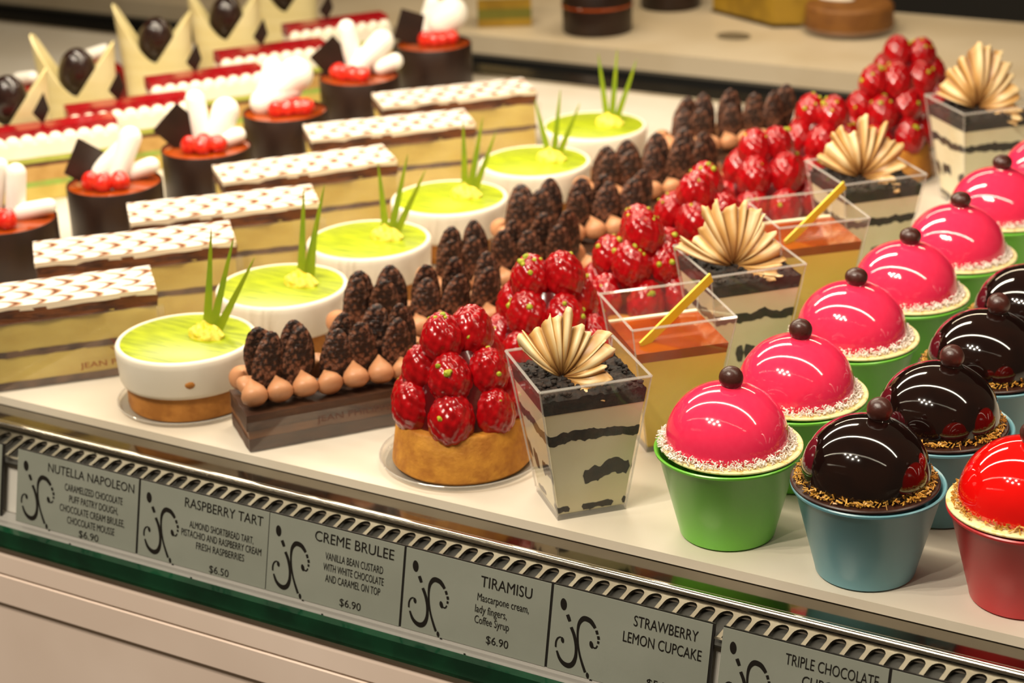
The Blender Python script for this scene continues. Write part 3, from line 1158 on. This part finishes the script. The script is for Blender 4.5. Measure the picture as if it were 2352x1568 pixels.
def tiramisu(seed, fan_rot, fan_loc, fs):
    t = thing('layered_dessert_cup', '', 'dessert')
    frustum(MB(), .0032, .0740, .0012).build('cream', M_mascar, t, smooth=False)
    for k, (zc, hh, am, gp) in enumerate(((.0062, .0026, .001, True), (.0290, .0060, .004, True), (.0545, .0042, .0024, False))):
        layer_band(zc, hh, am, seed + k * 3.3, .0009, gp).build('chocolate_layer', M_cocoa, t)
    frustum(MB(), .0715, .0800, .0010, top=False).build('cocoa_layer', M_cocoa, t, smooth=False)
    crumbs(.0815, sq(.080, .0012), 170, seed).build('cocoa_crumbs', M_cocoa, t, angle=60)
    cup_parts(t)
    fan(seed, t, fan_loc, fan_rot, fs)
    return t


def brulee(seed, stick):
    t = thing('custard_cup', '', 'dessert')
    frustum(MB(), .0032, .0640, .0012).build('custard', M_custard2, t, smooth=False)
    frustum(MB(), .0638, .0705, .0012).build('caramel_top', M_caramel, t, smooth=False)
    m = MB()
    a = sq(.0706, .0014)
    m.box(-a, a, a - .0035, a, .0690, .0713)
    m.build('white_edge', M_mascar, t, smooth=False)
    cup_parts(t)
    p, q = Vector(stick[0]), Vector(stick[1])
    d = (q - p).normalized()
    e = d.cross(Vector((-.857, -.515, .0)).cross(Vector((0, 0, 1)))).normalized()
    g = d.cross(e)
    v = [c + e * .0033 * sx + g * .0007 * sy for c in (p, q) for sx, sy in ((-1, -1), (1, -1), (1, 1), (-1, 1))]
    MB().add(v, [(0, 1, 5, 4), (1, 2, 6, 5), (2, 3, 7, 6), (3, 0, 4, 7), (0, 3, 2, 1), (4, 5, 6, 7)]).build('yellow_stick', M_stick, t, smooth=False)
    return t


TG = 'layered cream cups with chocolate fans'
BR = R(47)
tl_ = [((-.5045, .9085), 1, 'clear square cup of cream and cocoa layers with a pleated fan, at the shelf edge', (-.10, .22, R(-16)), (-.011, -.003, .0805), .96),
       ((-.4965, 1.1175), 2, 'clear square cup of cream and cocoa with a fan, between the two custard cups', (-.05, .0, R(-14)), (-.006, -.004, .0805), 1.08),
       ((-.4905, 1.3340), 3, 'clear square cup of cream and cocoa with a fan, behind the second custard cup', (-.05, .05, R(-14)), (-.006, -.003, .0805), 1.05),
       ((-.4715, 1.5493), 4, 'clear square cup of cream and cocoa with a fan, last of its row', (-.05, .12, R(-14)), (-.004, -.002, .0805), 1.2)]
for (x, y), s, lb, fr_, fl_, fs in tl_:
    t = tiramisu(s, fr_, fl_, fs)
    t.location = (x, y, 0)
    t.rotation_euler = (0, 0, BR)
    tag(t, lb, 'dessert', TG)
for (x, y), lb, a in (((-.4985, 1.0140), 'custard cup with caramel top and yellow stick, behind the front fan cup', R(45)), ((-.4925, 1.2250), 'custard cup with caramel top and yellow stick, farther from the shelf edge', R(44))):
    inv = Matrix.Rotation(-a, 3, 'Z')
    p = inv @ Vector((-.004, -.028, .0700))
    q = inv @ Vector((.016, .030, .0990))
    t = brulee(3, (p, q))
    t.location = (x, y, 0)
    t.rotation_euler = (0, 0, a)
    tag(t, lb, 'dessert', 'custard cups with caramel tops')

# ---------------------------------------------------------------- chocolate cylinders
M_shell = mat('dark_chocolate_shell', '#21120c', .38, '#2a1810', 40, spec=.4)
M_gana = mat('brown_glaze', '#93390c', .12, '#a64612', 30, coat=.5)
M_straw = mat('red_fruit', '#d31a10', .25, '#e43a22', 160, coat=.5)
M_mer = mat('meringue', '#f1ece2', .5)
STRAW = blob(4, lambda p: Vector((.0085 * p.x * (1 - .22 * p.z), .0085 * p.y * (1 - .22 * p.z), .0090 * p.z)) * (1 + .035 * nz(p, 9))).mesh('red_berry', M_straw)


def capsule(a, b, ra, rb, m=None):
    m = m or MB()
    a, b = Vector(a), Vector(b)
    d = (b - a).normalized()
    e = d.orthogonal().normalized()
    g = d.cross(e)
    N = 20
    st = []
    for k in range(7):
        an = PI / 2 * (k / 6) - PI / 2
        st.append((a + d * ra * math.sin(an), ra * math.cos(an)))
    for k in range(7):
        an = PI / 2 * k / 6
        st.append((b + d * rb * math.sin(an), rb * math.cos(an)))
    v = []
    for c, r in st:
        for q in range(N):
            t_ = 2 * PI * q / N
            v.append(c + e * (max(r, 1e-5) * math.cos(t_)) + g * (max(r, 1e-5) * math.sin(t_)))
    f = [(i * N + q, i * N + (q + 1) % N, (i + 1) * N + (q + 1) % N, (i + 1) * N + q) for i in range(len(st) - 1) for q in range(N)]
    return m.add(v, f)


# toppings in screen-like local axes: x along SIDE, y along VIEW, z up from the glaze
CTOP = [
    dict(m=[((-.012, .010, .006), (-.002, .012, .042), .007, .006), ((.006, .008, .006), (.010, .010, .036), .008, .008), ((.012, .004, .006), (.034, .004, .010), .007, .006)], b=[(-.002, -.016), (.006, -.020)], s=(-.030, -.006, -.2)),
    dict(m=[((-.012, .010, .007), (.012, .016, .030), .010, .008), ((.004, .002, .008), (.015, .012, .036), .0075, .0095), ((.014, .010, .007), (.030, .010, .012), .007, .007)], b=[(-.016, -.014), (-.005, -.020), (.008, -.016)], s=(-.022, .002, .65)),
    dict(m=[((-.004, .008, .008), (-.008, .014, .040), .008, .009), ((.010, .006, .008), (.018, .012, .030), .011, .012), ((.016, .002, .007), (.028, .004, .010), .008, .007)], b=[(-.012, -.014), (.000, -.018), (.000, -.008), (.012, -.014)], s=(-.023, .004, .8)),
    dict(m=[((-.020, .008, .010), (-.010, .012, .040), .010, .009), ((-.016, .004, .010), (.012, .006, .034), .012, .016), ((-.020, .000, .010), (.006, .004, .022), .012, .012)], b=[(-.006, -.016), (.004, -.014), (.014, -.012), (.020, -.012)], s=None),
    dict(m=[((-.004, .012, .008), (-.010, .014, .046), .009, .009), ((.000, .004, .010), (.024, .012, .032), .010, .012), ((.022, .006, .008), (.036, .004, .014), .008, .008)], b=[(-.014, -.012), (-.020, -.004), (-.004, -.016), (.004, -.020)], s=(-.026, .010, .9)),
    dict(m=[((-.008, .014, .012), (.000, .016, .040), .010, .008), ((.010, .010, .022), (.020, .010, .030), .017, .017)], b=[(-.008, -.006), (.002, -.010), (.010, -.008), (.018, -.004)], s=(-.022, .004, .35)),
]
CHOC = [(-1.0924, 1.0485), (-1.0784, 1.160), (-1.0735, 1.2751), (-1.0804, 1.400), (-1.090, 1.535), (-1.0950, 1.680)]
clb = ['dark chocolate cylinder cake cut by the photo edge, nearest the shelf edge', 'dark chocolate cylinder cake with two berries and a tall diamond shard', 'dark chocolate cylinder cake with a wide tilted shard and big meringue',
       'dark chocolate cylinder cake topped with meringue and berries but no shard', 'dark chocolate cylinder cake with an upright forked meringue', 'dark chocolate cylinder cake with a disc meringue, last in its row']
RADC, HC = .0395, .052
shell = MB().lathe([(0, .0006), (.0388, .0006), (.0395, .002), (.0395, HC - .0006), (.0391, HC), (.0384, HC), (.0381, HC - .0006), (.0381, HC - .004), (0, HC - .004)], 64).mesh('chocolate_shell', M_shell)
gana = MB().lathe([(.0381, HC - .0035), (.0381, HC - .0018), (.037, HC - .0012), (0, HC - .0010)], 64).mesh('brown_glaze', M_gana)
for i, (x, y) in enumerate(CHOC):
    t = thing('chocolate_cylinder', clb[i], 'cake', (x, y, 0), math.atan2(SIDE.y, SIDE.x), 'dark chocolate cylinder cakes')
    put('chocolate_shell', shell, t)
    put('brown_glaze', gana, t)
    T = CTOP[i]
    for a, b, ra, rb in T['m']:
        capsule((a[0], a[1], a[2] + HC - .002), (b[0], b[1], b[2] + HC - .002), ra, rb).build('meringue', M_mer, t)
    for j, (bx, by) in enumerate(T['b']):
        put('red_berry', STRAW, t, (bx, by, HC + .0062), (.5 - .2 * j, .3 * j, j), (.95, .95, .95))
    if T['s']:
        sx, sy, an = T['s']
        MB().box(-.016, .016, -.0007, .0007, -.016, .016).build('chocolate_shard', M_shell, t, smooth=False, loc=(sx, sy, HC + .016), rot=(-.12, an, .75 if i == 1 else .15))

# ---------------------------------------------------------------- red glazed bars with piped cream
M_redjel = mat('red_jelly', '#8c0a12', .2, '#a01018', 40, coat=.25)
M_pcream = mat('piped_cream', '#eee6d2', .5)
M_pist2 = mat('green_sponge', '#8fb24a', .7, '#97a348', 80)
M_base = mat('dark_red_base', '#4a1012', .5)
M_wedge2 = mat('golden_sponge', '#d0b860', .7, '#c4aa50', 90)
M_tan = mat('tan_sponge', '#c29a58', .7, '#b58c4a', 90)
M_pist3 = mat('green_cream', '#b4b850', .6, '#a8ac44', 60)
BARS = [((-1.2396, 1.1897), (-1.1717, 1.2762)), ((-1.2313, 1.2773), (-1.1602, 1.3643)), ((-1.2317, 1.3889), (-1.1629, 1.482)), ((-1.2347, 1.5034), (-1.1677, 1.5956)), ((-1.2493, 1.6196), (-1.176, 1.7232))]
bl_ = ['red glazed cream bar at the photo edge, only its end in view', 'red glazed cream bar with a row of piped cream, before the cream cones', 'red glazed cream bar, second behind the first whole one', 'red glazed cream bar, third behind the first whole one',
       'red glazed cream bar, fourth behind the first whole one']
BLN, BW = .114, .034


def red_bar():
    t = thing('cream_bar', '', 'cake')
    MB().box(-BLN / 2 - .003, BLN / 2 + .003, -BW / 2 - .002, BW / 2 + .002, 0, .0012).build('silver_card', M_chrome, t, smooth=False)
    z = .0012
    for nm, h, mm in (('golden_sponge', .0125, M_wedge2), ('green_sponge', .0050, M_pist2), ('tan_sponge', .0135, M_tan), ('dark_red_layer', .0034, M_base), ('green_cream', .0050, M_pist3), ('cream_layer', .0120, M_pcream)):
        gridbox(BLN - .001, BW - .001, z, z + h + .0001, 20, 6, 2, wob(.0004, 80, z * 900)).build(nm, mm, t)
        z += h
    gridbox(BLN - .001, BW - .010, z, .0640, 20, 6, 2, wob(.0003, 90)).xf(Matrix.Translation((0, .005, 0))).build('red_jelly', M_redjel, t)
    for k in range(9):
        x = -BLN / 2 + .0065 + k * (BLN - .013) / 8
        blob(3, lambda p: (.0070 * p.x, .0052 * p.y, .0075 * p.z)).build('piped_cream', M_pcream, t, loc=(x, -BW / 2 + .0055, .0530))
    sh = MB().poly([(-.009, 0), (0, -.010), (.006, .004), (.001, .020)], -.0006, .0006)
    sh.xf(Matrix.Rotation(R(90), 4, 'X')).build('chocolate_shard', M_shell, t, smooth=False, loc=(-.006, BW / 2 - .008, .073), rot=(.1, .1, -.2))
    return t


bar0 = red_bar()
for i, (a, b) in enumerate(BARS):
    t = bar0 if i == 0 else copy_tree(bar0)
    a, b = Vector(a), Vector(b)
    d = (b - a).normalized()
    wv = Vector((-d.y, d.x))
    c = b - d * BLN / 2 + wv * BW / 2
    t.location = (c.x, c.y, 0)
    t.rotation_euler = (0, 0, math.atan2(d.y, d.x))
    tag(t, bl_[i], 'cake', 'red glazed cream bars')

# ---------------------------------------------------------------- white chocolate cones with a dark egg
M_white = mat('white_chocolate', '#e6d8a4', .4, '#dccb90', 14, stretch=(1, 1, 6))
M_egg = mat('dark_chocolate_egg', '#23130f', .22, '#2e1a15', 60, coat=.3)


def cone():
    t = thing('white_chocolate_cone', '', 'cake')
    # collar: wrapped sheet whose upper edge sweeps from two tips down to a V in front and behind
    N = 120
    v, f = [], []
    a_, b_ = .0330, .0210
    RW = (.0006, .020, .040, .054, 1.0)
    for k in range(N):
        th = 2 * PI * k / N
        cx, sy = math.cos(th), math.sin(th)
        e = .70
        ex = math.copysign(abs(cx) ** e, cx)
        ey = math.copysign(abs(sy) ** e, sy)
        u = abs(ex)
        top = .060 + (.046 * u ** 1.05 if ex > 0 else .058 * u ** 1.7)
        for ins in (0, .0016):
            for q in RW:
                z = top if q == 1.0 else q
                fl = 1 + .16 * max(0, (z - .02) / .09) ** 1.3
                v.append((ex * (a_ - ins) * fl, ey * (b_ - ins) * (1 + .5 * (fl - 1)), z))
    n = len(RW)
    for k in range(N):
        j = (k + 1) % N
        o, q = 2 * n * k, 2 * n * j
        for r_ in range(n - 1):
            f.append((o + r_, q + r_, q + r_ + 1, o + r_ + 1))
            f.append((o + n + r_ + 1, q + n + r_ + 1, q + n + r_, o + n + r_))
        f.append((o + n - 1, q + n - 1, q + 2 * n - 1, o + 2 * n - 1))
    MB().add(v, f).build('white_chocolate_collar', M_white, t, angle=50)
    m = MB().poly([(a_ * .94 * math.copysign(abs(math.cos(k * PI / 24)) ** .70, math.cos(k * PI / 24)), b_ * .90 * math.copysign(abs(math.sin(k * PI / 24)) ** .70, math.sin(k * PI / 24))) for k in range(48)], .001, .050)
    m.build('cream_filling', M_pcream, t)
    blob(4, lambda p: (.0180 * p.x, .0165 * p.y, .0250 * p.z)).build('chocolate_egg', M_egg, t, loc=(.001, -.004, .0790), rot=(.1, .15, 0))
    return t


cone0 = cone()
CONES = [(-1.2760, 1.246), (-1.2885, 1.352), (-1.3040, 1.486), (-1.3000, 1.595), (-1.322, 1.729)]
cn = ['white chocolate cone cake with a dark egg, nearest the glass', 'white chocolate cone cake with a dark egg, second from the glass', 'white chocolate cone cake with a dark egg, third from the glass',
      'white chocolate cone cake with a dark egg, fourth from the glass', 'white chocolate cone cake with a dark egg, fifth from the glass']
for i, (x, y) in enumerate(CONES):
    t = cone0 if i == 0 else copy_tree(cone0)
    t.location = (x, y, 0)
    t.rotation_euler = (0, 0, R(37))
    tag(t, cn[i], 'cake', 'white chocolate cone cakes')

# red glazed domes behind the cones
RD = MB().lathe([(0, .0006), (.034, .0006), (.036, .004), (.035, .020), (.030, .034), (.018, .044), (0, .048)], 48).mesh('red_dome', mat('red_mirror_glaze', '#8e0508', .1, coat=.6))
WT = capsule((-.008, 0, 0), (.010, 0, .004), .007, .006).mesh('white_curl', M_mer)
for i, (x, y) in enumerate(((-1.395, 1.390), (-1.400, 1.500), (-1.405, 1.610))):
    t = thing('red_dome_cake', ['red glazed dome cake behind the nearest cone', 'red glazed dome cake behind the second cone', 'red glazed dome cake behind the third cone'][i], 'cake', (x, y, 0), 0, 'red dome cakes')
    put('red_dome', RD, t)
    put('white_curl', WT, t, (0, 0, .052), (0, 0, i))

# ---------------------------------------------------------------- cakes on the back shelf
M_wedge = mat('yellow_cake', '#8f6e14', .5, '#a8841e', 30)
M_crust = mat('brown_crust', '#7a4a16', .6, '#8c5a20', 60)
t = thing('chocolate_round_cake', 'dark round cake on the beige back shelf', 'cake', (-1.068, 1.992, 0))
MB().lathe([(0, .0005), (.040, .0005), (.041, .003), (.041, .060), (.039, .063), (0, .063)], 48).build('cake_body', M_shell, t)
MB().lathe([(.0415, .0305), (.0422, .031), (.0422, .033), (.0415, .0335)], 48).build('band', M_gana, t)
t = thing('chocolate_round_cake', 'dark round cake half hidden behind the other dark cake on the back shelf', 'cake', (-1.045, 2.140, 0))
MB().lathe([(0, .0005), (.036, .0005), (.037, .003), (.037, .060), (.035, .063), (0, .063)], 48).build('cake_body', M_shell, t)
t = thing('layered_cake_slice', 'green and yellow layered slice on the back shelf beside the dark cake', 'cake', (-1.190, 1.985, 0), R(30))
for z0, z1, mm in ((.0005, .010, M_wedge), (.010, .022, mat('olive_layer', '#6e6a1a', .6)), (.022, .034, M_wedge), (.034, .050, mat('pale_layer', '#b8a878', .6))):
    MB().box(-.032, .032, -.022, .022, z0, z1 - .0003).build('cake_layer', mm, t, smooth=False)
t = thing('cake_wedge', 'yellow cake wedge with pointed tip on the back shelf', 'cake', (-.90, 2.115, 0), R(12))
MB().poly([(-.078, .030), (.010, -.040), (.060, -.030), (.058, .045)], .004, .034).build('yellow_cake', M_wedge, t, smooth=False)
MB().poly([(-.080, .031), (.010, -.042), (.062, -.031), (.060, .047)], .0005, .004).build('cake_board', M_shell, t, smooth=False)
t = thing('round_tart', 'brown round tart in a clear dish on the back shelf', 'tart', (-.797, 2.098, 0))
MB().lathe([(0, .004), (.049, .004), (.051, .008), (.050, .030), (.047, .033), (0, .032)], 56).build('crust', M_crust, t)
MB().lathe([(0, .0005), (.051, .0005), (.054, .004), (.055, .010), (.0555, .010), (.0545, .003), (.051, 0), (0, 0)], 56).build('clear_dish', M_plastic, t)
blob(3, lambda p: (.022 * p.x, .010 * p.y, .003 * p.z)).build('cream_swipe', M_pcream, t, loc=(-.02, .01, .0335))
t = tag(blob(3, lambda p: (.020 * p.x, .016 * p.y, .0015 * p.z + .0016)).build('dark_disc', mat('dark_puck', '#6a5c44', .6)), 'small flat dark disc lying before the yellow wedge', 'disc')
t.location = (-.9066, 2.020, 0)
